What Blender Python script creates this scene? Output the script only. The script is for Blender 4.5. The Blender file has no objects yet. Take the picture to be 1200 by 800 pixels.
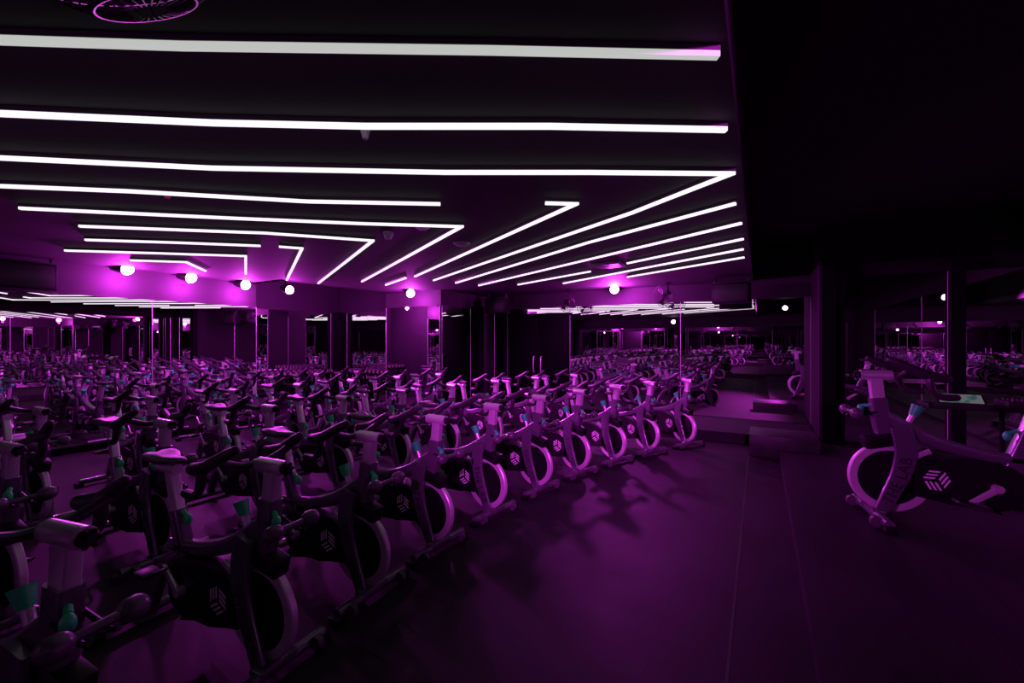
import bpy, bmesh, math, random
from mathutils import Vector, Matrix
random.seed(7)
C = bpy.context.scene.collection
PI = math.pi
H, F, TH = 1.6, 500.0, math.radians(30.1)
CT, ST = math.cos(TH), math.sin(TH)

# ---------------------------------------------------------------- materials
def mat(name, col, rough=0.5, metal=0.0, emit=None, estr=1.0, spec=0.5, noise=0.0, nscale=8.0, rvar=0.0, coat=0.0):
    m = bpy.data.materials.new(name); m.use_nodes = True
    nt = m.node_tree; b = nt.nodes['Principled BSDF']
    b.inputs['Base Color'].default_value = (*col, 1); b.inputs['Roughness'].default_value = rough
    b.inputs['Metallic'].default_value = metal; b.inputs['Specular IOR Level'].default_value = spec
    b.inputs['Coat Weight'].default_value = coat
    if emit:
        b.inputs['Emission Color'].default_value = (*emit, 1); b.inputs['Emission Strength'].default_value = estr
    if noise or rvar:
        tc = nt.nodes.new('ShaderNodeTexCoord'); n = nt.nodes.new('ShaderNodeTexNoise')
        n.inputs['Scale'].default_value = nscale; n.inputs['Detail'].default_value = 4
        nt.links.new(tc.outputs['Object'], n.inputs['Vector'])
        if noise:
            r = nt.nodes.new('ShaderNodeMapRange'); r.inputs['To Min'].default_value = 1 - noise; r.inputs['To Max'].default_value = 1 + noise
            nt.links.new(n.outputs['Fac'], r.inputs['Value'])
            mx = nt.nodes.new('ShaderNodeVectorMath'); mx.operation = 'SCALE'; mx.inputs[0].default_value = col
            nt.links.new(r.outputs[0], mx.inputs['Scale']); nt.links.new(mx.outputs[0], b.inputs['Base Color'])
        if rvar:
            r2 = nt.nodes.new('ShaderNodeMapRange'); r2.inputs['To Min'].default_value = max(0, rough - rvar); r2.inputs['To Max'].default_value = min(1, rough + rvar)
            nt.links.new(n.outputs['Fac'], r2.inputs['Value']); nt.links.new(r2.outputs[0], b.inputs['Roughness'])
    return m

M = dict(
    frame=mat('frame grey paint', (.2, .185, .23), .22, .6, noise=.05, nscale=8, coat=.4),
    alu=mat('brushed aluminium', (.8, .78, .82), .24, .55, noise=.015, nscale=2),
    rim=mat('satin flywheel rim', (.74, .7, .75), .36, .45, noise=.05, nscale=40),
    black=mat('black moulded plastic', (.006, .006, .007), .42, 0, spec=.3, noise=.15, nscale=30),
    rubber=mat('black rubber grip', (.03, .027, .032), .38, 0, spec=.35, noise=.15, nscale=50),
    saddle=mat('saddle vinyl', (.05, .046, .054), .38, 0, spec=.6, noise=.12, nscale=40),
    disc=mat('black flywheel disc', (.008, .008, .009), .5, 0, spec=.2, noise=.1, nscale=25),
    teal=mat('teal plastic', (.02, .95, .2), .4, 0, noise=.08, nscale=40),
    mark=mat('white print', (.8, .78, .8), .5, 0, noise=.03),
    ink=mat('dark lettering', (.012, .01, .014), .5, 0, noise=.05),
    bell=mat('grey dumbbell coating', (.08, .075, .088), .3, 0, noise=.1, nscale=30),
    strip=mat('lit diffuser', (.9, .9, .9), .5, 0, emit=(1.0, .95, 1.0), estr=1.12, noise=.02),
    dim=mat('dim diffuser', (.5, .5, .5), .5, 0, emit=(.5, .53, .49), estr=1.0, noise=.02),
    housing=mat('strip light channel', (.16, .14, .17), .4, .3, noise=.05),
    lens=mat('lit lamp lens', (.9, .8, .9), .3, 0, emit=(1.0, .55, 1.0), estr=14, noise=.02),
    wall=mat('black wall paint', (.03, .027, .032), .7, 0, spec=.2, noise=.2, nscale=3),
    ceil=mat('dark ceiling paint', (.045, .041, .048), .75, 0, spec=.2, noise=.25, nscale=2.5),
    stage=mat('black stage ceiling paint', (.012, .011, .013), .85, 0, spec=.1, noise=.2, nscale=3),
    post=mat('matt black post', (.004, .004, .005), .8, 0, spec=.04, noise=.1),
    box=mat('black step box laminate', (.03, .028, .032), .4, 0, spec=.4, noise=.35, nscale=9, rvar=.15),
    white=mat('white coated fabric', (.7, .66, .7), .6, 0, noise=.08, nscale=12),
    plast=mat('white ceiling fitting', (.4, .38, .42), .5, 0, noise=.04),
    red=mat('red plastic', (.6, .03, .03), .4, 0, noise=.05),
    tan=mat('tan dumbbell face', (.3, .5, .14), .5, 0, noise=.1),
    chrome=mat('fan guard wire', (.08, .075, .085), .35, .6, noise=.05),
)
def mirror_mat():
    m = bpy.data.materials.new('wall mirror glass'); m.use_nodes = True
    nt = m.node_tree; b = nt.nodes['Principled BSDF']
    b.inputs['Metallic'].default_value = 1; b.inputs['Roughness'].default_value = .0
    tc = nt.nodes.new('ShaderNodeTexCoord'); n = nt.nodes.new('ShaderNodeTexNoise'); n.inputs['Scale'].default_value = 1.2
    nt.links.new(tc.outputs['Object'], n.inputs['Vector'])
    r = nt.nodes.new('ShaderNodeMapRange'); r.inputs['To Min'].default_value = .86; r.inputs['To Max'].default_value = .9
    nt.links.new(n.outputs['Fac'], r.inputs['Value'])
    c = nt.nodes.new('ShaderNodeCombineColor')
    for k in range(3): nt.links.new(r.outputs[0], c.inputs[k])
    nt.links.new(c.outputs[0], b.inputs['Base Color'])
    return m
M['mirror'] = mirror_mat()
def floor_mat(name, base, rot):
    m = bpy.data.materials.new(name); m.use_nodes = True
    nt = m.node_tree; b = nt.nodes['Principled BSDF']; L = nt.links.new
    tc = nt.nodes.new('ShaderNodeTexCoord'); mp = nt.nodes.new('ShaderNodeMapping'); mp.inputs['Rotation'].default_value = (0, 0, rot)
    L(tc.outputs['Object'], mp.inputs['Vector'])
    br = nt.nodes.new('ShaderNodeTexBrick'); br.inputs['Scale'].default_value = 1.0
    br.inputs['Brick Width'].default_value = 1.3; br.inputs['Row Height'].default_value = .17; br.inputs['Mortar Size'].default_value = .003
    br.inputs['Color1'].default_value = (*[x * .86 for x in base], 1); br.inputs['Color2'].default_value = (*[x * 1.14 for x in base], 1)
    br.inputs['Mortar'].default_value = (*[x * .45 for x in base], 1); br.offset = .37
    L(mp.outputs[0], br.inputs['Vector'])
    n = nt.nodes.new('ShaderNodeTexNoise'); n.inputs['Scale'].default_value = 2.2; n.inputs['Detail'].default_value = 6
    L(tc.outputs['Object'], n.inputs['Vector'])
    r = nt.nodes.new('ShaderNodeMapRange'); r.inputs['To Min'].default_value = .7; r.inputs['To Max'].default_value = 1.3
    L(n.outputs['Fac'], r.inputs['Value'])
    v = nt.nodes.new('ShaderNodeVectorMath'); v.operation = 'SCALE'; L(br.outputs['Color'], v.inputs[0]); L(r.outputs[0], v.inputs['Scale'])
    L(v.outputs[0], b.inputs['Base Color'])
    r2 = nt.nodes.new('ShaderNodeMapRange'); r2.inputs['To Min'].default_value = .48; r2.inputs['To Max'].default_value = .68
    L(n.outputs['Fac'], r2.inputs['Value']); L(r2.outputs[0], b.inputs['Roughness']); b.inputs['Specular IOR Level'].default_value = .18
    bp = nt.nodes.new('ShaderNodeBump'); bp.inputs['Strength'].default_value = .25; bp.inputs['Distance'].default_value = .004
    L(br.outputs['Fac'], bp.inputs['Height']); bp.invert = True; L(bp.outputs[0], b.inputs['Normal'])
    return m
M['floor'] = floor_mat('dark plank flooring', (.015, .013, .016), 0)
M['platform'] = floor_mat('dark platform flooring', (.015, .013, .016), PI / 2)
def screen_mat():
    m = bpy.data.materials.new('lit tablet screen'); m.use_nodes = True
    nt = m.node_tree; b = nt.nodes['Principled BSDF']; L = nt.links.new
    tc = nt.nodes.new('ShaderNodeTexCoord'); n = nt.nodes.new('ShaderNodeTexNoise'); n.inputs['Scale'].default_value = 14
    L(tc.outputs['Object'], n.inputs['Vector'])
    cr = nt.nodes.new('ShaderNodeValToRGB'); cr.color_ramp.elements[0].color = (.05, .22, .2, 1); cr.color_ramp.elements[1].color = (.32, .36, .36, 1)
    cr.color_ramp.elements[0].position = .35; cr.color_ramp.elements[1].position = .5
    L(n.outputs['Fac'], cr.inputs['Fac']); L(cr.outputs[0], b.inputs['Emission Color']); b.inputs['Emission Strength'].default_value = .3
    b.inputs['Base Color'].default_value = (.02, .02, .02, 1)
    return m
M['screen'] = screen_mat()

# ---------------------------------------------------------------- mesh helpers
def mesh_of(name, bm, m, angle=35):
    bmesh.ops.recalc_face_normals(bm, faces=bm.faces)
    me = bpy.data.meshes.new(name); bm.to_mesh(me); bm.free()
    for mm in (m if isinstance(m, (list, tuple)) else [m]): me.materials.append(mm)
    me.shade_smooth(); me.set_sharp_from_angle(angle=math.radians(angle))
    return me
def obj(name, bm, m, parent=None, angle=35):
    o = bpy.data.objects.new(name, mesh_of(name, bm, m, angle)); C.objects.link(o)
    if parent: o.parent = parent
    return o
def tag(o, label, cat, group=None):
    o['label'] = label; o['category'] = cat
    if group: o['group'] = group
    return o
def thing(name, label, cat, loc=(0, 0, 0), rz=0.0, group=None):
    o = bpy.data.objects.new(name, None); C.objects.link(o); o.empty_display_size = .1
    o.location = loc; o.rotation_euler = (0, 0, rz)
    return tag(o, label, cat, group)
def struct(name, bm, m, angle=35):
    o = obj(name, bm, m, None, angle); o['kind'] = 'structure'; return o
def NB(): return bmesh.new()
def bx(bm, x0, x1, y0, y1, z0, z1, bev=0.0, mtx=None, seg=2):
    r = bmesh.ops.create_cube(bm, size=1)
    vs = r['verts']
    for v in vs:
        v.co = Vector(((x0 + x1) / 2 + v.co.x * (x1 - x0), (y0 + y1) / 2 + v.co.y * (y1 - y0), (z0 + z1) / 2 + v.co.z * (z1 - z0)))
    allv = list(vs)
    if bev:
        es = list({e for v in vs for e in v.link_edges})
        rr = bmesh.ops.bevel(bm, geom=es, offset=bev, segments=seg, affect='EDGES', profile=.5)
        allv = list({v for f in rr['faces'] for v in f.verts} | {v for v in vs if v.is_valid})
    if mtx is not None:
        for v in allv: v.co = mtx @ v.co
    return allv
def cyl(bm, p, q, r, r2=None, n=16, cap=True):
    p, q = Vector(p), Vector(q); d = q - p
    mt = Matrix.Translation((p + q) / 2) @ d.to_track_quat('Z', 'Y').to_matrix().to_4x4()
    bmesh.ops.create_cone(bm, cap_ends=cap, segments=n, radius1=r, radius2=r if r2 is None else r2, depth=d.length, matrix=mt)
def ball(bm, c, r, s=(1, 1, 1), n=12):
    bmesh.ops.create_uvsphere(bm, u_segments=n, v_segments=max(6, n // 2 + 2), radius=r, matrix=Matrix.Translation(c) @ Matrix.Diagonal((*s, 1)))
def smooth_path(pts, k=5):
    pts = [Vector(p) for p in pts]; out = []
    for i in range(len(pts) - 1):
        p0 = pts[max(0, i - 1)]; p1 = pts[i]; p2 = pts[i + 1]; p3 = pts[min(len(pts) - 1, i + 2)]
        for j in range(k):
            t = j / k
            out.append(.5 * ((2 * p1) + (p2 - p0) * t + (2 * p0 - 5 * p1 + 4 * p2 - p3) * t * t + (3 * p1 - p0 - 3 * p2 + p3) * t ** 3))
    out.append(pts[-1]); return out
def lerp_list(vals, n):
    out = []
    for i in range(n):
        t = i / (n - 1) * (len(vals) - 1); a = min(int(t), len(vals) - 2); f = t - a
        out.append(vals[a] * (1 - f) + vals[a + 1] * f)
    return out
def loft(bm, rings):
    vr = [[bm.verts.new(p) for p in r] for r in rings]; n = len(vr[0])
    for a, b in zip(vr, vr[1:]):
        for i in range(n): bm.faces.new((a[i], a[(i + 1) % n], b[(i + 1) % n], b[i]))
    bm.faces.new(list(reversed(vr[0]))); bm.faces.new(vr[-1])
def tube(bm, pts, rad, n=10, k=5, flat=1.0):
    path = smooth_path(pts, k) if k > 1 else [Vector(p) for p in pts]
    rs = lerp_list(rad if isinstance(rad, (list, tuple)) else [rad, rad], len(path)); rings = []; up = None
    for i, p in enumerate(path):
        t = (path[min(i + 1, len(path) - 1)] - path[max(i - 1, 0)]).normalized()
        if up is None:
            up = Vector((0, 0, 1)) if abs(t.z) < .9 else Vector((1, 0, 0))
        u = (up - t * up.dot(t)).normalized(); w = t.cross(u); up = u
        rings.append([p + (u * math.cos(a) * flat + w * math.sin(a)) * rs[i] for a in [2 * PI * j / n for j in range(n)]])
    loft(bm, rings)
def rrect(w, h, r, k=3):
    pts = []
    for cx, cy, a0 in ((w / 2 - r, h / 2 - r, 0), (-w / 2 + r, h / 2 - r, PI / 2), (-w / 2 + r, -h / 2 + r, PI), (w / 2 - r, -h / 2 + r, 1.5 * PI)):
        for j in range(k + 1):
            a = a0 + PI / 2 * j / k; pts.append((cx + r * math.cos(a), cy + r * math.sin(a)))
    return pts
def sweep(bm, xz, w, h, y0=0.0, rr=.3, k=4):
    """rounded-rectangle bar along a path in the xz plane: w across y, h in plane"""
    path = smooth_path([(x, y0, z) for x, z in xz], k) if k > 1 else [Vector((x, y0, z)) for x, z in xz]
    ws = lerp_list(w if isinstance(w, (list, tuple)) else [w, w], len(path)); hs = lerp_list(h if isinstance(h, (list, tuple)) else [h, h], len(path)); rings = []
    for i, p in enumerate(path):
        t = (path[min(i + 1, len(path) - 1)] - path[max(i - 1, 0)]).normalized(); nrm = Vector((-t.z, 0, t.x))
        rings.append([p + Vector((0, 1, 0)) * a + nrm * b for a, b in rrect(ws[i], hs[i], rr * min(ws[i], hs[i]))])
    loft(bm, rings)
def prism_xz(bm, poly, y0, y1, bev=0.0):
    a = [bm.verts.new((x, y0, z)) for x, z in poly]; b = [bm.verts.new((x, y1, z)) for x, z in poly]; n = len(poly)
    fa = bm.faces.new(a); fb = bm.faces.new(list(reversed(b)))
    for i in range(n): bm.faces.new((a[(i + 1) % n], a[i], b[i], b[(i + 1) % n]))
    if bev: bmesh.ops.bevel(bm, geom=list(fa.edges) + list(fb.edges), offset=bev, segments=2, affect='EDGES')
def ring(bm, c, r0, r1, hw, n=48, axis='y'):
    prof = [(r0, -hw), (r1 - .006, -hw), (r1, -hw + .006), (r1, hw - .006), (r1 - .006, hw), (r0, hw)]
    vr = []
    for j in range(n):
        a = 2 * PI * j / n
        vr.append([bm.verts.new(Vector(c) + Vector((r * math.cos(a), y, r * math.sin(a)))) for r, y in prof])
    m = len(prof)
    for j in range(n):
        for i in range(m): bm.faces.new((vr[j][i], vr[j][(i + 1) % m], vr[(j + 1) % n][(i + 1) % m], vr[(j + 1) % n][i]))
def dup(o, parent=None):
    c = o.copy(); C.objects.link(c)
    if parent: c.parent = parent
    for ch in list(o.children): dup(ch, c)
    return c
def text_verts(s):
    cu = bpy.data.curves.new('lettering', 'FONT'); cu.body = s; cu.extrude = 0
    o = bpy.data.objects.new('lettering', cu); C.objects.link(o); bpy.context.view_layer.update()
    me = bpy.data.meshes.new_from_object(o.evaluated_get(bpy.context.evaluated_depsgraph_get()))
    bpy.data.objects.remove(o); bpy.data.curves.remove(cu)
    return me
def at(px, py, z):
    """point at height z seen at pixel (px, py) of the photograph"""
    u, v = (px - 600) / F, (400 - py) / F
    t = (z - H) / v
    return Vector(((-ST + CT * u) * t, (CT + ST * u) * t, z))

# ---------------------------------------------------------------- the room
ZC, ZM = 2.72, 2.38
XL, YF, XR, YB = -8.5, 9.0, 2.9, -3.6
def S(name, m, *boxes):
    bm = NB()
    for b in boxes: bx(bm, *b)
    return struct(name, bm, m)
S('floor', M['floor'], (-10.2, 3.1, YB - .2, 9.2, -.1, 0))
S('ceiling', M['ceil'], (XL - .05, -.1, YB - .2, 4.68, ZC, ZC + .12), (-7.5, -.1, 4.68, 9.2, ZC, ZC + .12))
S('ceiling_stage', M['stage'], (-.1, 3.1, YB - .2, 9.2, 3.3, 3.42), (-.12, -.1, YB - .2, 9.2, ZC + .12, 3.3))
S('wall_left', M['wall'], (XL - .15, XL, YB, 4.7, 0, ZC))
S('wall_alcove', M['wall'], (-10.2, -10.0, 4.6, 7.95, 0, 3.3), (-10.2, XL - .15, 4.55, 4.7, 0, 3.3), (-10.2, -7.6, 7.8, 7.95, 0, 3.3))
S('ceiling_alcove', M['ceil'], (-10.2, -7.55, 4.55, 7.95, 3.3, 3.4), (-7.55, -7.43, 4.55, 7.95, ZC, 3.4), (-8.55, -7.43, 4.55, 4.68, ZC, 3.4))
S('wall_pier', M['wall'], (-7.6, -5.95, 7.2, 9.05, 0, ZC), (-7.6, -7.45, 7.2, 7.95, ZC, 3.3))
S('wall_far', M['wall'], (-7.6, .85, YF, YF + .15, 0, ZC), (-.1, .85, YF, YF + .15, ZC, 3.3))
S('wall_stage', M['stage'], (.77, 3.05, 7.72, 9.1, 0, 3.3))
S('wall_right', M['stage'], (XR, XR + .15, YB, 7.75, 0, 3.3))
S('wall_back', M['wall'], (XL - .15, 3.05, YB - .15, YB, 0, 3.3))
S('platform', M['platform'], (.235, XR, -2.6, 6.8, .0005, .13), (.72, XR, 6.8, 7.7, .0005, .13)).name = 'floor_platform'
S('floor_tier', M['platform'], (-1.9, .75, 7.57, 8.97, .0005, .16))
S('trim_1', M['box'], (-.14, -.125, -2.6, 6.8, .0005, .003))
S('trim_2', M['post'], (.78, .95, 7.58, 7.715, .131, 2.75), (.99, 1.05, 7.6, 7.715, .131, 2.6))
S('trim_3', M['post'], (2.14, 2.28, 7.6, 7.715, .131, 2.75))
S('trim_4', M['post'], (-9.98, -9.76, 7.56, 7.78, 0, ZM))
S('trim_5', M['post'], (-5.94, -5.72, 8.3, 8.52, 0, ZM + .05))
S('baseboard_far', M['post'], (-3.7, -1.9, YF - .03, YF, 0, .1))
S('baseboard_left', M['post'], (XL, XL + .03, -3.4, 4.65, 0, .1))

# door on the far wall
bm = NB(); bx(bm, -5.27, -4.5, YF - .05, YF - .005, .01, 2.2, .008); bx(bm, -4.47, -3.7, YF - .05, YF - .005, .01, 2.2, .008)
bx(bm, -5.33, -3.64, YF - .03, YF - .002, 2.2, 2.25, .004)
d = struct('door_1', bm, M['post'])
bm = NB()
for x in (-4.58, -4.39): tube(bm, [(x, YF - .05, 1.25), (x, YF - .1, 1.22), (x, YF - .1, .92), (x, YF - .05, .89)], .012, 8)
obj('door_handle', bm, M['alu'], d)

# mirrors
def mirror(label, axis, a0, a1, pos, z0, z1, face, group='wall mirrors'):
    bm = NB(); t = .012
    def B(b, u0, u1, w0, w1, d0, d1, bev=0):
        if axis == 'x': bx(b, u0, u1, min(d0, d1), max(d0, d1), w0, w1, bev)
        else: bx(b, min(d0, d1), max(d0, d1), u0, u1, w0, w1, bev)
    B(bm, a0 + .004, a1 - .004, z0, z1, pos, pos + face * t)
    o = obj('wall_mirror', bm, M['mirror']); tag(o, label, 'mirror', group)
    for u in (a0, a1):
        fr = NB(); B(fr, u - .004 if u == a1 else u, u if u == a1 else u + .004, z0, z1, pos, pos + face * (t + .006))
        obj('edge_strip', fr, M['alu'], o)
    return o
mirror('tall mirror left of the dark double door on the far wall', 'x', -5.72, -5.34, YF, .1, ZM, -1)
mirror('narrow mirror band running above the dark double door', 'x', -5.34, -3.7, YF, 2.26, ZM, -1)
mirror('wide far-wall mirror just right of the dark double door', 'x', -3.7, -1.35, YF, .1, ZM, -1)
mirror('far-wall mirror behind the black step box at the aisle end', 'x', -1.35, .77, YF, .17, ZM, -1)
mirror('stage mirror between the two black posts behind the instructor bike', 'x', 1.06, 2.14, 7.72, .17, 2.52, -1)
mirror('stage mirror at the frame edge right of the second black post', 'x', 2.28, 2.88, 7.72, .17, 2.52, -1)
mirror('leftmost mirror of the left wall, reaching out of the frame', 'y', .3, 3.05, XL, .1, 2.27, 1)
mirror('left wall mirror ending at the alcove corner', 'y', 3.05, 4.7, XL, .1, 2.27, 1)
mirror('left wall mirror behind the photographer, outside the frame', 'y', -2.6, .3, XL, .1, 2.27, 1)
mirror('mirror on the alcove side wall behind the dumbbell rack', 'y', 4.9, 7.5, -10.0, .1, ZM - .02, 1)
mirror('alcove end mirror just right of the black corner post', 'x', -9.7, -7.62, 7.8, .1, ZM - .02, -1)
mirror('mirror facing the room on the projecting pier below a spotlight', 'x', -7.58, -5.97, 7.2, .1, ZM, -1)
mirror('mirror on the right-hand side of the projecting pier', 'y', 7.22, 8.28, -5.95, .1, ZM, 1)
mirror('long stage side mirror behind the instructor, off the right edge', 'y', 3.6, 7.55, XR, .17, 2.52, -1)
mirror('second stage side mirror beside the camera, off the right edge', 'y', -.5, 3.6, XR, .17, 2.52, -1)

mirror('left half of the mirror wall behind the photographer', 'x', -8.3, -3.0, YB, .1, 2.25, 1)
mirror('right half of the mirror wall behind the photographer', 'x', -2.9, 2.7, YB, .17, 2.25, 1)
# step box by the platform end
bm = NB(); bx(bm, -.12, .69, 6.83, 7.5, .001, .3, .008)
o = obj('step_box', bm, M['box']); tag(o, 'black laminate step box standing at the far end of the platform', 'step box')
bm = NB()
for x in (.05, .52):
    for y in (7.0, 7.33): cyl(bm, (x, y, .2995), (x, y, .3015), .018, n=12)
obj('screw_cap', bm, M['black'], o)['kind'] = 'stuff'

# ---------------------------------------------------------------- strip lights
SW, SH = .027, .021
def strip(px, label, dm='strip'):
    pts = [at(x, y, ZC - .035) for x, y in px]
    for p in pts: p.y = min(p.y, 8.9); p.x = max(p.x, XL + .06); p.x = min(p.x, -.12)
    root = thing('strip_light', label, 'light', pts[0].to_tuple(), 0, 'ceiling strip lights')
    def run(w, z0, z1):
        bm = NB(); off = []
        for i, p in enumerate(pts):
            d1 = (p - pts[i - 1]).normalized() if i else (pts[1] - p).normalized()
            d2 = (pts[i + 1] - p).normalized() if i < len(pts) - 1 else d1
            n1, n2 = Vector((-d1.y, d1.x, 0)), Vector((-d2.y, d2.x, 0)); b = n1 + n2
            b = n1 if b.length < 1e-3 else b.normalized()
            b = b / max(.35, b.dot(n1)); off.append(b * w / 2)
        rings = []
        for p, b in zip(pts, off):
            c = p - pts[0]
            rings.append([c + b + Vector((0, 0, z0)), c - b + Vector((0, 0, z0)), c - b + Vector((0, 0, z1)), c + b + Vector((0, 0, z1))])
        loft(bm, rings); return bm
    obj('diffuser', run(SW, -SH / 2, SH / 2), M[dm], root)
    obj('channel', run(SW + .004, SH / 2 + .0005, .0345), M['housing'], root)
    return root
strip([(-70, 44), (0, 47), (213, 54), (570, 59), (842, 65)], 'nearest and thickest white strip light across the top of the view', 'dim')
strip([(-70, 129), (0, 133), (250, 144), (430, 148), (645, 148), (851, 152)], 'second white strip light down from the top, unbent from edge to end')
strip([(-70, 181), (0, 185), (250, 197), (521, 202), (690, 202), (857, 203.5), (740, 249.5), (508, 328.5)], 'long strip light that folds back into the outermost of the fanned diagonals')
strip([(-70, 214), (0, 218), (150, 224), (360, 236), (516, 239)], 'straight strip light ending in mid ceiling above the zigzags')
strip([(23, 244), (280, 256), (425, 262), (541, 265.5), (424, 330)], 'zigzag strip light folding just left of the two round ceiling discs')
strip([(93, 265), (310, 273), (437, 282), (373, 332)], 'shorter zigzag strip light nested left of the detector')
strip([(100, 281), (200, 284), (305, 288)], 'short straight strip light above the second spotlight from the left')
strip([(76, 293.5), (180, 296.5), (288, 300), (288, 321)], 'strip light turning square down towards the third spotlight')
strip([(153, 305), (218, 307), (241, 317.5)], 'short bent strip light just over the two leftmost spotlights')
strip([(327, 289), (354, 291), (336, 328)], 'tiny hooked strip light above the fourth spotlight from the left')
strip([(639, 238), (675, 239), (486, 324)], 'strip light with a short hook at its near end, beside the round ceiling discs')
strip([(452, 334), (476, 325.5)], 'very short strip light stub above the spotlight on the pier')
strip([(862, 238.5), (690, 284), (534, 331.5)], 'longest unfolded diagonal strip light, topmost of the plain diagonals')
strip([(869, 261.5), (561, 334.5)], 'second plain diagonal strip light below the folded one')
strip([(871, 280), (735, 308.5)], 'front piece of the diagonal strip light broken at the ceiling vent')
strip([(692, 318), (607, 333.5)], 'back piece of the diagonal strip light broken at the ceiling vent')
strip([(871, 292), (660, 332)], 'diagonal strip light second from the far end of the fan')
strip([(872, 301.5), (735, 324.5)], 'lowest and shortest diagonal strip light, nearest the far wall')

# ---------------------------------------------------------------- spotlights
MAG = (.95, .042, 1.0)
def spot(loc, aim, label, power, cone=None, halo_fill=0):
    root = thing('spotlight', label, 'spotlight', loc, 0, 'magenta spotlights')
    d = (Vector(aim) - Vector(loc)).normalized(); q = d.to_track_quat('Z', 'Y').to_matrix().to_4x4()
    bm = NB()
    cyl(bm, q @ Vector((0, 0, -.2)), q @ Vector((0, 0, -.02)), .07, .09, 20); cyl(bm, q @ Vector((0, 0, -.02)), q @ Vector((0, 0, 0)), .095, .095, 20)
    obj('lamp_body', bm, M['black'], root)
    bm = NB(); ball(bm, q @ Vector((0, 0, .0)), .09, (1, 1, 1), 16)
    obj('lens', bm, M['lens'], root)
    bm = NB(); z = (3.3 if loc[0] > -.1 or loc[0] < -8.5 else ZC) - loc[2]
    c = q @ Vector((0, 0, -.12)); ca = q.to_3x3() @ Vector((1, 0, 0)); ca.z = 0; ca = ca.normalized() * .09
    tube(bm, [c - ca, c - ca + Vector((0, 0, min(.06, z * .5))), Vector((c.x, c.y, min(.1, z * .8))), c + ca + Vector((0, 0, min(.06, z * .5))), c + ca], .008, 6, 3); cyl(bm, (c.x, c.y, min(.09, z * .75)), (c.x, c.y, z), .012, n=8); cyl(bm, (c.x, c.y, z - .008), (c.x, c.y, z), .045, n=14)
    obj('yoke', bm, M['post'], root)
    li = bpy.data.lights.new('lamp', 'SPOT' if cone else 'POINT'); li.energy = power; li.color = MAG; li.shadow_soft_size = .07
    if cone: li.spot_size = math.radians(cone); li.spot_blend = .8
    lo = bpy.data.objects.new('lamp', li); C.objects.link(lo); lo.parent = root; lo.location = q @ Vector((0, 0, .15)); lo.rotation_euler = (-d).to_track_quat('Z', 'Y').to_euler()
    if halo_fill:
        li = bpy.data.lights.new('halo_fill_light', 'POINT'); li.energy = halo_fill; li.color = MAG; li.shadow_soft_size = .04  # extra unseen point light added below the lamp so the wall glows around it
        lo = bpy.data.objects.new('halo_fill_light', li); C.objects.link(lo); lo.parent = root; lo.location = (0, 0, -.15)
    return root
P, BEAM, HALO_FILL = 90, 620, 80
def lamp_at(px, py, X):
    u = (px - 600) / F; t = X / (-ST + CT * u)
    return (X, (CT + ST * u) * t, H + (400 - py) / F * t)
spot(lamp_at(148, 315, -8.22), (-2.2, 6.3, 1.0), 'leftmost bright spotlight, high on the left wall', BEAM, 42, HALO_FILL)
spot(lamp_at(223, 325, -8.22), (-2.2, 6.3, 1.0), 'second spotlight from the left, on the left wall', BEAM, 42, HALO_FILL)
spot(lamp_at(287, 333.5, -8.22), (-2.2, 6.3, 1.0), 'third spotlight from the left, near the alcove corner', BEAM, 42, HALO_FILL)
spot(lamp_at(339, 339.5, -8.6), (-2.2, 6.3, 1.0), 'fourth spotlight from the left, over the alcove opening', BEAM, 42, HALO_FILL * 2)
spot((-6.5, 6.85, 2.64), (-1.2, 4.9, .4), 'spotlight above the projecting pier mirror', P * 3, 52, HALO_FILL)
spot((-2.55, 8.55, 2.66), (-1, 3, 0), 'single bright spotlight over the far-wall mirror, rightmost in view', P * 2.6)
spot((.9, -2.4, 2.95), (-2.1, 5.9, .8), 'spotlight hung over the stage behind the photographer, aimed at the front row', 2000, 36)
spot((-3.4, -2.6, 2.5), (1.0, 4.7, .5), 'spotlight hung behind the photographer, aimed at the instructor bike', 900, 20)

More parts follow.
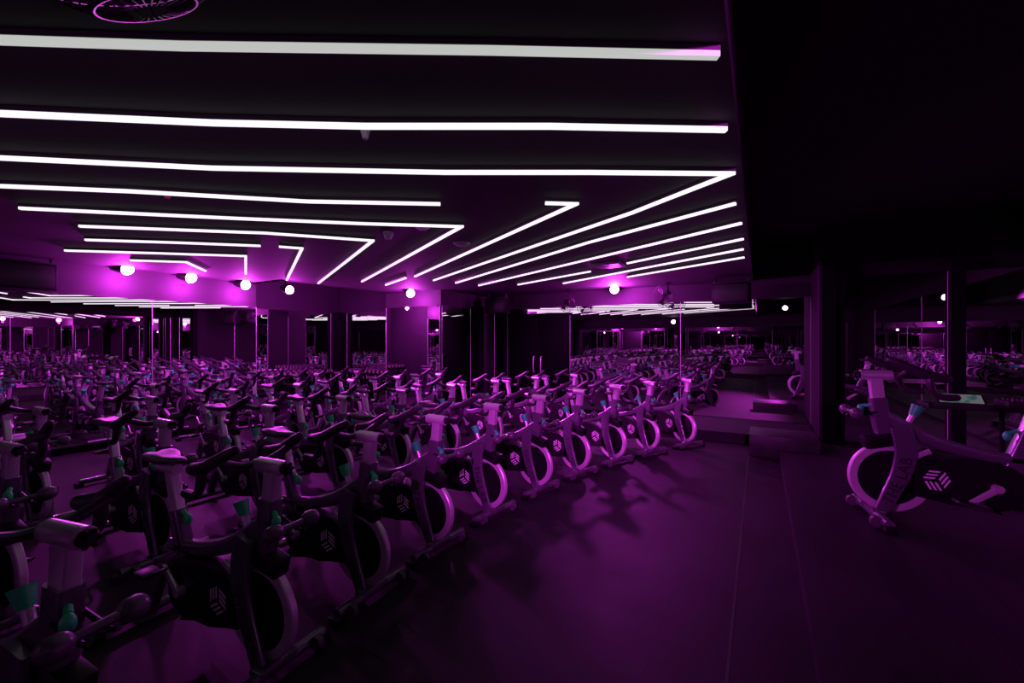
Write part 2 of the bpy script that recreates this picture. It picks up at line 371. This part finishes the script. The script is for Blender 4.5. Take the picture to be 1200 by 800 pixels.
# ---------------------------------------------------------------- the spin bike (faces +x, front stabiliser at x=0)
BLADE = [(-.035, .075), (-.085, .2), (-.135, .32), (-.165, .44), (-.165, .54), (-.135, .66)]
def emblem(bm, cx, cz, r, y0, y1, flip):
    def V(d): return Vector((math.cos(math.radians(d)), math.sin(math.radians(d))))
    for k in range(3):
        if flip: a = 178 + 120 * k; u, v = V(a) * r, V(a - 120) * r
        else: a = -30 + 120 * k; u, v = V(a) * r, V(a + 120) * r
        for s0, hi in ((.09, 1.0), (.43, 1.0), (.77, 1.0)):
            q = [u * .2 + v * s0, u * hi + v * s0, u * hi + v * (s0 + .17), u * .2 + v * (s0 + .17)]
            q = [(cx + (-p.x if flip else p.x), cz + p.y) for p in q]
            prism_xz(bm, q, y0, y1)
def blade_text(side, y):
    me = text_verts('THE LAB'); bm = NB(); bm.from_mesh(me); bpy.data.meshes.remove(me)
    bmesh.ops.triangulate(bm, faces=bm.faces)
    x1 = max(v.co.x for v in bm.verts); h1 = max(v.co.y for v in bm.verts)
    path = smooth_path([(x, 0, z) for x, z in BLADE], 8); acc = [0]
    for a, b in zip(path, path[1:]): acc.append(acc[-1] + (b - a).length)
    def P(s):
        for i in range(len(path) - 1):
            if s <= acc[i + 1] or i == len(path) - 2:
                f = (s - acc[i]) / (acc[i + 1] - acc[i]); t = (path[i + 1] - path[i]).normalized()
                return path[i] * (1 - f) + path[i + 1] * f, t
    for v in bm.verts:
        a = v.co.x / x1 * .34; b = (v.co.y / h1 - .5) * .066
        p, t = P(.06 + a if side > 0 else .40 - a); fwd = Vector((t.z, 0, -t.x))
        v.co = p + fwd * b; v.co.y = y
    # thin raised letters
    r = bmesh.ops.extrude_face_region(bm, geom=list(bm.faces))
    for e in r['geom']:
        if isinstance(e, bmesh.types.BMVert): e.co.y += side * .0012
    return bm
def make_bike():
    root = bpy.data.objects.new('spin_bike', None); C.objects.link(root); root.empty_display_size = .2
    P_ = lambda n, bm, m, par=None: obj(n, bm, M[m], par or root)
    bm = NB()
    sweep(bm, [(.0, .745), (-.08, .715), (-.2, .635), (-.36, .555), (-.55, .5), (-.74, .475), (-.86, .47)], [.06, .075, .075, .07, .07, .07], [.06, .085, .09, .085, .075, .07, .06])
    sweep(bm, [(-.085, .52), (-.055, .68), (-.035, .845)], .075, [.085, .1, .095], rr=.2)      # head tube
    sweep(bm, [(-.66, .22), (-.73, .42), (-.815, .66)], .07, [.075, .085, .08], rr=.2)        # seat tube
    sweep(bm, [(-.74, .44), (-.88, .36), (-1.0, .22), (-1.07, .075)], [.07, .06, .06], [.09, .08, .065])
    P_('frame', bm, 'frame')
    for s in (1, -1):
        bm = NB(); sweep(bm, BLADE, .03, [.085, .1, .115, .125, .125, .11], s * .062, rr=.35, k=6)
        b = P_('fork_blade', bm, 'frame')
        P_('lettering', blade_text(s, s * .0772), 'ink', b)
    bm = NB()
    tube(bm, [(.0, -.27, .05), (.0, .27, .05)], .03, 12, 1); bx(bm, -.055, .03, -.1, .1, .035, .085, .012)
    fs = P_('front_stabilizer', bm, 'frame')
    for s in (1, -1):
        bm = NB(); cyl(bm, (.045, s * .2 - .016, .045), (.045, s * .2 + .016, .045), .036, n=18); cyl(bm, (.045, s * .2 - .02, .045), (.045, s * .2 + .02, .045), .013, n=10); P_('transport_wheel', bm, 'bell', fs)
        bm = NB(); bx(bm, -.035, .035, s * .27 - .04, s * .27 + .03, .001, .045, .01); P_('foot', bm, 'black', fs)
    bm = NB(); tube(bm, [(-1.08, -.25, .05), (-1.08, .25, .05)], .03, 12, 1); rs = P_('rear_stabilizer', bm, 'frame')
    for s in (1, -1):
        bm = NB(); bx(bm, -1.115, -1.045, s * .25 - .04, s * .25 + .03, .001, .045, .01); P_('foot', bm, 'black', rs)
    fc = (-.1, 0, .295)
    bm = NB(); cyl(bm, (-.1, -.012, .295), (-.1, .012, .295), .2, n=48); cyl(bm, (-.1, -.04, .295), (-.1, .04, .295), .05, n=20); cyl(bm, (-.1, -.05, .295), (-.1, .05, .295), .02, n=12)
    fw = P_('flywheel', bm, 'disc')
    bm = NB(); ring(bm, fc, .186, .236, .02, 56); P_('rim', bm, 'rim', fw)
    bm = NB()
    poly = [(-.2, .2), (-.225, .3), (-.21, .405), (-.3, .462), (-.45, .468), (-.58, .455)]
    for j in range(9):
        a = math.radians(65 - 21.5 * j) ; poly.append((-.625 - .155 * math.cos(a), .3 + .155 * math.sin(a)))
    poly += [(-.6, .143), (-.4, .165)]
    prism_xz(bm, poly, -.074, .074, .012)
    cg = P_('chain_guard', bm, 'black')
    for s in (1, -1):
        bm = NB(); emblem(bm, -.325, .318, .075, s * .0745, s * .0765, s > 0); P_('emblem', bm, 'mark', cg)
    bm = NB(); bx(bm, -.16, .055, -.045, .045, .5, .6, .02, Matrix.Translation((-.05, 0, .55)) @ Matrix.Rotation(.25, 4, 'Y') @ Matrix.Translation((.05, 0, -.55))); P_('brake_housing', bm, 'black')
    for s in (1, -1):
        bm = NB(); sweep(bm, [(-.16, .43), (-.3, .505)], .012, .035, s * .058, k=1); P_('brace', bm, 'alu')
    for s in (1, -1):
        a = math.radians(-38 if s > 0 else 142); ex, ez = -.62 + .17 * math.cos(a), .3 + .17 * math.sin(a)
        bm = NB(); sweep(bm, [(-.62, .3), (ex, ez)], .018, [.042, .032], s * .098, k=1); cyl(bm, (-.62, s * .07, .3), (-.62, s * .112, .3), .026, n=14); ca = P_('crank_arm', bm, 'alu')
        bm = NB(); cyl(bm, (ex, s * .1, ez), (ex, s * .225, ez), .011, n=8); bx(bm, ex - .048, ex + .048, s * .17 - .045, s * .17 + .045, ez - .014, ez + .014, .008)
        tube(bm, [(ex + .04, s * .17 - .04, ez), (ex + .11, s * .17 - .035, ez + .03), (ex + .11, s * .17 + .035, ez + .03), (ex + .04, s * .17 + .04, ez)], .008, 6, 3); P_('pedal', bm, 'rubber')
    # handlebar column
    bm = NB(); sweep(bm, [(-.04, .8), (-.02, .985)], .052, .076, k=1, rr=.15)
    for j in range(8): bx(bm, -.03 + .02 * (j / 8) - .003, -.03 + .02 * (j / 8) + (.022 if j % 4 == 0 else .012), -.0268, -.026, .855 + .014 * j, .857 + .014 * j)
    hp = P_('handlebar_post', bm, 'alu')
    bm = NB(); cyl(bm, (-.115, 0, 1.0), (.065, 0, 1.0), .036, n=24); cyl(bm, (-.15, 0, 1.0), (-.115, 0, 1.0), .022, n=16); hs = P_('handlebar_slider', bm, 'alu')
    bm = NB(); cyl(bm, (.066, 0, 1.0), (.08, 0, 1.0), .027, .024, n=18); cyl(bm, (.08, 0, 1.0), (.1, 0, 1.0), .016, n=8)
    for j in range(6): ball(bm, (.086, .024 * math.cos(j * PI / 3), 1.0 + .024 * math.sin(j * PI / 3)), .009, n=6)
    P_('end_cap', bm, 'black', hs)
    bm = NB()
    for s in (1, -1):
        tube(bm, [(-.14, 0, 1.0), (-.14, s * .07, 1.004), (-.135, s * .14, 1.03), (-.14, s * .18, 1.05)], .019, 10)
        tube(bm, [(-.045, s * .165, 1.112), (-.09, s * .175, 1.088), (-.16, s * .187, 1.05), (-.21, s * .195, 1.024), (-.27, s * .192, 1.006), (-.325, s * .185, .999)], [.019, .026, .029, .031, .033, .028], 12)
        ball(bm, (-.323, s * .185, .999), .03, n=12); ball(bm, (-.045, s * .165, 1.112), .02, n=10)
        tube(bm, [(-.235, s * .195, 1.01), (-.235, s * .2, .965), (-.25, s * .2, .915), (-.285, s * .198, .885), (-.33, s * .195, .878), (-.37, s * .193, .88)], [.025, .022, .02, .021, .023, .021], 10)
        ball(bm, (-.37, s * .193, .88), .021, n=10)
    P_('handlebar', bm, 'rubber')
    bm = NB(); cyl(bm, (-.2, 0, .66), (-.235, 0, .735), .018, n=12); rk0 = P_('knob_stem', bm, 'alu')
    bm = NB(); cyl(bm, (-.232, 0, .728), (-.262, 0, .795), .024, .037, 18); P_('resistance_knob', bm, 'teal')
    bm = NB(); cyl(bm, (.005, -.012, .785), (.045, -.03, .78), .012, n=10); ball(bm, (.05, -.034, .758), .021, (1, 1, 1.5), 12); P_('height_knob', bm, 'teal')
    # dumbbell cradle
    bm = NB()
    for s in (1, -1): tube(bm, [(-.02, s * .036, .745), (.06, s * .036, .725), (.118, s * .036, .711), (.155, s * .036, .722)], .009, 6, 3)
    P_('dumbbell_cradle', bm, 'black')
    # seat
    bm = NB(); sweep(bm, [(-.8, .62), (-.875, .87)], .048, .07, k=1, rr=.15); P_('seat_post', bm, 'alu')
    bm = NB(); cyl(bm, (-.98, 0, .885), (-.82, 0, .885), .03, n=20); bx(bm, -.93, -.86, -.022, .022, .89, .925, .006); P_('seat_slider', bm, 'alu')
    bm = NB(); cyl(bm, (-1.03, 0, .885), (-.98, 0, .885), .03, .026, 16); ball(bm, (-1.03, 0, .885), .029, (.6, 1, 1), 12); P_('slider_knob', bm, 'teal')
    bm = NB(); cyl(bm, (-.765, -.0, .66), (-.725, 0, .645), .012, n=10); ball(bm, (-.715, 0, .625), .021, (1, 1, 1.5), 12); P_('seat_height_knob', bm, 'teal')
    bm = NB(); rings = []
    for x, w, zt, th in ((-1.055, .04, .955, .02), (-1.04, .07, .968, .035), (-1.0, .088, .975, .05), (-.95, .085, .968, .055), (-.9, .06, .958, .05), (-.85, .038, .956, .045), (-.8, .028, .957, .04), (-.765, .022, .953, .03), (-.75, .01, .947, .015)):
        r = []
        for j in range(16):
            a = 2 * PI * j / 16; cy, cz = math.cos(a), math.sin(a)
            dz = -.012 * max(0, 1 - abs(cy) * 2.2) if cz > 0 and x < -.85 else 0
            r.append(Vector((x, w * math.copysign(abs(cy) ** .8, cy), zt - th / 2 + th / 2 * math.copysign(abs(cz) ** .7, cz) + dz)))
        rings.append(r)
    loft(bm, rings); P_('saddle', bm, 'saddle')
    return root
bike0 = make_bike()
def make_bell():
    root = bpy.data.objects.new('dumbbell', None); C.objects.link(root)
    bm = NB(); cyl(bm, (0, -.07, 0), (0, .07, 0), .015, n=12); obj('handle', bm, M['bell'], root)
    for s in (1, -1):
        bm = NB(); ball(bm, (0, s * .09, 0), .038, (1, 1.05, 1), 16)
        bmesh.ops.translate(bm, verts=[v for v in bm.verts if v.co.y * s > .09], vec=(0, s * .012, 0))
        obj('weight_head', bm, M['bell'], root, 60)
    return root
bell0 = make_bell()
ORD = ['first', 'second', 'third', 'fourth', 'fifth', 'sixth', 'seventh', 'eighth', 'ninth', 'tenth', 'eleventh', 'twelfth', 'thirteenth']
used = {'b': False, 'd': False}
def place(x, y, z, yaw, label, blabel, group, sc=1.0, bell=True):
    b = bike0 if not used['b'] else dup(bike0); used['b'] = True
    b.location = (x, y, z); b.rotation_euler = (0, 0, yaw); b.scale = (sc, sc, sc)
    tag(b, label, 'exercise bike', group)
    if bell:
        d = bell0 if not used['d'] else dup(bell0); used['d'] = True
        r = Matrix.Rotation(yaw, 4, 'Z') @ Vector((.118 * sc, 0, .7405 * sc))
        d.location = (x + r.x, y + r.y, z + r.z); d.rotation_euler = (0, 0, yaw); d.scale = (sc, sc, sc)
        tag(d, blabel, 'dumbbell', 'dumbbells cradled on the bikes')
    return b
CX, CY = 6.3, 2.6
def row(R, ys, name, first_seen):
    k = 0
    for i, y in enumerate(ys):
        x = CX - math.sqrt(R * R - (y - CY) ** 2)
        yaw = math.atan2(CY - y, CX - x) + random.uniform(-.03, .03) + math.radians(-3)
        if y < first_seen:
            lab = f'spin bike extending the {name} row past the left frame edge, {ORD[i]} from the back wall'
            bl = f'dumbbell on the out-of-frame {name}-row bike {ORD[i]} from the back wall'
        else:
            lab = f'grey and black spin bike in the {name} row, {ORD[k]} counting from the camera end'
            bl = f'grey dumbbell cradled on the {ORD[k]} bike of the {name} row from the camera end'; k += 1
        place(x, y, 0, yaw, lab, bl, f'spin bikes in the {name} row')
row(8.42, [-1.0, -.25, .46, 1.2, 1.87, 2.55, 3.3, 4.07, 4.8, 5.52, 6.2, 6.93], 'front', .3)
row(10.08, [-.85, -.1, .66, 1.42, 2.22, 3.0, 3.8, 4.6, 5.4, 6.2, 7.0], 'middle', .9)
row(11.72, [-1.3, -.5, .35, 1.15, 1.95, 2.75, 3.55, 4.35, 5.15, 5.95], 'back', 1.0)
row(13.3, [2.55, 3.35, 4.1, 4.85, 5.6], 'wall-side', 1.0)
place(.81, 4.6, .13, math.radians(180 + 10), 'instructor spin bike alone on the platform, facing the rows', 'grey dumbbell cradled on the instructor bike', 'instructor bike', 1.19)

# ---------------------------------------------------------------- instructor's stand with tablet
st = thing('instructor_stand', 'black stand with a flat top beside the instructor bike', 'stand', (1.9, 5.62, .13))
bm = NB(); bx(bm, -.52, .62, -.16, .2, .84, .88, .008); bx(bm, -.52, .62, -.17, -.155, .84, .9, .004); obj('table_top', bm, M['black'], st)
bm = NB(); cyl(bm, (.02, 0, .03), (.02, 0, .84), .018, n=14); obj('pole', bm, M['post'], st)
bm = NB(); cyl(bm, (.02, 0, 0), (.02, 0, .03), .2, .18, 28); obj('base', bm, M['post'], st)
tl = Matrix.Translation((0, 0, 0)) @ Matrix.Rotation(math.radians(-58), 4, 'X')
t = thing('tablet', 'tablet with a lit pale screen leaning on the black stand', 'tablet', (1.63, 5.53, 1.0165))
bm = NB(); bx(bm, -.17, .17, -.006, .006, 0, .13, .004, Matrix.Rotation(math.radians(-48), 4, 'X')); obj('case', bm, M['black'], t)
bm = NB(); bx(bm, -.15, .15, -.0075, -.0062, .012, .118, 0, Matrix.Rotation(math.radians(-48), 4, 'X')); obj('screen', bm, M['screen'], t)
bm = NB(); bx(bm, -.2, .2, -.14, .14, 0, .05, .01)
mx = obj('audio_mixer', bm, M['black']); mx.location = (2.12, 5.65, 1.0112); tag(mx, 'flat black audio deck lying beside the tablet on the stand', 'audio deck')
bm = NB()
for i in range(6):
    for j in range(3): cyl(bm, (-.15 + .06 * i, -.08 + .08 * j, .05), (-.15 + .06 * i, -.08 + .08 * j, .065), .011, n=10)
obj('control_knob', bm, M['rubber'], mx)['kind'] = 'stuff'

# ---------------------------------------------------------------- white bag on the floor by the left wall
bg = thing('storage_bag', 'white bag with dark line drawing standing on the floor near the left wall mirror', 'bag', (-7.3, 1.42, 0.001), math.radians(-10))
bm = NB(); rings = []
for z, wx, wy in ((0, .11, .15), (.02, .125, .165), (.2, .14, .19), (.33, .13, .2), (.4, .1, .185), (.43, .05, .14)):
    rings.append([Vector((a, b, z)) for a, b in rrect(wx * 2, wy * 2, .05, 4)])
loft(bm, rings); obj('bag_body', bm, M['white'], bg); bg.scale = (1, 1, 1.26)
bm = NB()
for j in range(5):
    pts = [(.145 - .004, -.13 + .05 * j + .03 * math.cos(a), .24 + .04 * math.sin(a)) for a in [PI * q / 5 for q in range(8)]]
    tube(bm, pts, .004, 5, 3)
tube(bm, [(.135, -.19, .335), (.137, 0, .34), (.135, .19, .335)], .004, 5, 3); tube(bm, [(.142, -.17, .16), (.145, 0, .17), (.142, .17, .165)], .004, 5, 3)
obj('line_drawing', bm, M['ink'], bg)
bm = NB(); tube(bm, [(0, -.08, .42), (0, -.06, .5), (0, .06, .5), (0, .08, .42)], .008, 6, 4); obj('carry_handle', bm, M['black'], bg)

# ---------------------------------------------------------------- dumbbell racks in the alcove
def rack(name_label, loc, rz, L):
    r = thing('dumbbell_rack', name_label, 'rack', loc, rz)
    for x in (-L / 2 + .04, L / 2 - .04):
        bm = NB(); bx(bm, x - .025, x + .025, -.2, -.15, 0, .8, .005); bx(bm, x - .025, x + .025, .1, .15, 0, .8, .005); bx(bm, x - .03, x + .03, -.24, .2, 0.0, .05, .005); bx(bm, x - .02, x + .02, -.16, .12, .36, .4, .004)
        obj('upright', bm, M['post'], r)
    for z in (.38, .78):
        bm = NB(); bx(bm, -L / 2, L / 2, -.17, -.13, z, z + .03, .004); bx(bm, -L / 2, L / 2, .1, .14, z, z + .03, .004); bx(bm, -.02, .02, -.14, .11, z, z + .02, .002); obj('shelf_rail', bm, M['post'], r)
    return r
rack('dumbbell rack along the alcove side wall, left of the corner post', (-9.5, 5.95, 0), PI / 2 * -1, 2.6)
rack('dumbbell rack along the alcove end wall, right of the corner post', (-8.45, 7.5, 0), PI, 1.7)
def rbell():
    root = bpy.data.objects.new('dumbbell', None); C.objects.link(root)
    bm = NB(); cyl(bm, (0, -.09, 0), (0, .09, 0), .015, n=10); obj('handle', bm, M['alu'], root)
    for s in (1, -1):
        bm = NB(); cyl(bm, (0, s * .07, 0), (0, s * .155, 0), .05, n=6); h = obj('weight_head', bm, M['bell'], root)
        bm = NB(); cyl(bm, (0, s * .1552, 0), (0, s * .158, 0), .024, n=12); obj('end_plate', bm, M['tan'], h)
    return root
rb0 = rbell(); first = True
for i in range(17):
    d = rb0 if first else dup(rb0); first = False
    d.location = (-9.5, 4.85 + i * .137, .8615); d.rotation_euler = (0, 0, PI / 2)
    d['label'] = 'tan-ended dumbbell in the top row on the alcove side rack'; d['category'] = 'dumbbell'; d['group'] = 'dumbbells on the side rack'
for i in range(11):
    d = dup(rb0); d.location = (-9.15 + i * .14, 7.49, .8615); d.rotation_euler = (0, 0, 0)
    d['label'] = 'tan-ended dumbbell in the top row on the alcove end rack'; d['category'] = 'dumbbell'; d['group'] = 'dumbbells on the end rack'

# ---------------------------------------------------------------- ceiling fittings, fans, speakers
def fitting(px, py, label, name, cat, r, h, m):
    p = at(px, py, ZC - h)
    o = thing(name, label, cat, (p.x, p.y, ZC))
    bm = NB(); cyl(bm, (0, 0, -h * .45), (0, 0, 0), r * .85, r, 24); obj('base', bm, m, o)
    bm = NB(); cyl(bm, (0, 0, -h), (0, 0, -h * .45), r * .55, r * .8, 24); obj('cap', bm, m, o)
fitting(455, 280, 'small white smoke detector nearest the zigzag strip', 'smoke_detector', 'smoke detector', .055, .07, M['plast'])
fitting(541, 288, 'pale round ceiling disc beside the hooked strip light', 'ceiling_speaker', 'ceiling speaker', .1, .03, M['plast'])
fitting(495, 269, 'pale round ceiling disc behind the zigzag corner', 'ceiling_speaker', 'ceiling speaker', .08, .03, M['plast'])
fitting(196, 232, 'tiny red-tinted detector between the fourth and fifth strip lights', 'smoke_detector', 'smoke detector', .03, .04, M['red'])
fitting(428, 163, 'small sprinkler head just under the second strip light', 'sprinkler', 'sprinkler', .025, .05, M['plast'])
p = at(714, 310, ZC)
vt = thing('ceiling_vent', 'lit square ceiling vent beside the gap in the diagonal strip', 'vent', (p.x, p.y, ZC))
bm = NB(); bx(bm, -.2, .2, -.2, .2, -.015, 0, .004); obj('frame', bm, M['plast'], vt)
bm = NB()
for k in range(7): bx(bm, -.17, .17, -.165 + .05 * k, -.135 + .05 * k, -.025, -.015)
obj('louvre', bm, M['chrome'], vt)
def fan(loc, aim, R, label, pole=True):
    root = thing('wall_fan', label, 'fan', loc)
    q = (Vector(aim) - Vector(loc)).normalized().to_track_quat('Z', 'Y').to_matrix().to_4x4()
    bm = NB()
    for k in range(28):
        a = 2 * PI * k / 28; c, s = math.cos(a), math.sin(a)
        tube(bm, [q @ Vector((c * .05, s * .05, .07)), q @ Vector((c * R * .6, s * R * .6, .06)), q @ Vector((c * R, s * R, 0)), q @ Vector((c * R * .6, s * R * .6, -.06)), q @ Vector((c * .06, s * .06, -.07))], .0022, 4, 3)
    for r, z in ((R, 0), (R * .6, .06), (R * .6, -.06)): tube(bm, [q @ Vector((r * math.cos(2 * PI * j / 32), r * math.sin(2 * PI * j / 32), z)) for j in range(33)], .004, 5, 1)
    obj('guard', bm, M['chrome'], root)
    for k in range(3):
        bm = NB(); a = 2 * PI * k / 3; pts = []
        for (rr, da, dz) in ((.04, -.3, .01), (R * .85, -.35, .02), (R * .85, .25, -.02), (.04, .3, -.01)): pts.append(q @ Vector((rr * math.cos(a + da), rr * math.sin(a + da), dz)))
        f = bm.faces.new([bm.verts.new(v) for v in pts]); r = bmesh.ops.extrude_face_region(bm, geom=[f])
        for e in r['geom']:
            if isinstance(e, bmesh.types.BMVert): e.co += q.to_3x3() @ Vector((0, 0, .005))
        obj('blade', bm, M['rubber'], root)
    bm = NB(); cyl(bm, q @ Vector((0, 0, -.16)), q @ Vector((0, 0, -.05)), .055, .065, 18); cyl(bm, q @ Vector((0, 0, -.05)), q @ Vector((0, 0, .035)), .03, n=14); obj('motor', bm, M['black'], root)
    bm = NB(); b = q @ Vector((0, 0, -.13)); zt = ZC - loc[2]
    cyl(bm, b, (b.x, b.y, zt), .014, n=8); cyl(bm, (b.x, b.y, zt - .015), (b.x, b.y, zt), .05, n=14); obj('bracket', bm, M['post'], root)
fan((-1.55, 8.4, 2.45), (-3, 5, 1.2), .22, 'round caged fan on the far wall right of the spotlight')
fan((-3.55, 8.4, 2.42), (-3.8, 5, 1.2), .2, 'round caged fan high on the far wall left of the spotlight')
fan((-1.42, .47, 2.55), (-1.5, 1.3, 1.2), .2, 'large dark caged fan at the top edge above the nearest strip light')
def speaker(loc, rz, w, label):
    o = thing('box_speaker', label, 'speaker', loc, rz)
    bm = NB(); bx(bm, -w / 2, w / 2, -.13, .13, -.4, -.05, .012); obj('cabinet', bm, M['black'], o)
    bm = NB(); bx(bm, -w / 2 + .03, w / 2 - .03, -.136, -.1305, -.37, -.08, .003); obj('grille', bm, M['rubber'], o)
    bm = NB(); bx(bm, -w / 2, w / 2, -.09, .09, -.05, -.03, .003)
    for s in (1, -1): bx(bm, s * (w / 2 - .03) - .015, s * (w / 2 - .03) + .015, -.02, .02, -.05, ZC - loc[2], .002)
    obj('hanging_bracket', bm, M['chrome'], o)
speaker((-.42, 8.3, 2.66), math.radians(-5), .58, 'black box speaker hung above the far end of the aisle')
speaker((-5.35, 8.55, 2.66), 0, .55, 'black box speaker hung above the dark double door')
speaker((-8.3, 1.62, 2.68), math.radians(90), .56, 'black box speaker hung high on the left wall beside the leftmost spotlight')

# ---------------------------------------------------------------- world, camera, look
w = bpy.data.worlds.new('room dark'); w.use_nodes = True; bpy.context.scene.world = w
HAZE = 0
if HAZE:
    vs = w.node_tree.nodes.new('ShaderNodeVolumeScatter'); vs.inputs['Density'].default_value = HAZE; vs.inputs['Anisotropy'].default_value = .35
    w.node_tree.links.new(vs.outputs[0], w.node_tree.nodes['World Output'].inputs['Volume'])
w.node_tree.nodes['Background'].inputs[0].default_value = (.004, .001, .006, 1)
cam = bpy.data.cameras.new('camera'); co = bpy.data.objects.new('camera', cam); C.objects.link(co)
cam.sensor_width = 36; cam.lens = 36 * F / 1200; cam.clip_start = .02
co.location = (0, 0, H); co.rotation_euler = (PI / 2, 0, TH)
sc = bpy.context.scene; sc.camera = co
sc.view_settings.view_transform = 'Standard'; sc.view_settings.look = 'None'; sc.view_settings.gamma = 1; sc.view_settings.exposure = 0
sc.view_settings.use_curve_mapping = False
sc.cycles.use_denoising = True
sc.cycles.max_bounces = 9; sc.cycles.glossy_bounces = 6; sc.cycles.diffuse_bounces = 3
sc.cycles.sample_clamp_indirect = 4
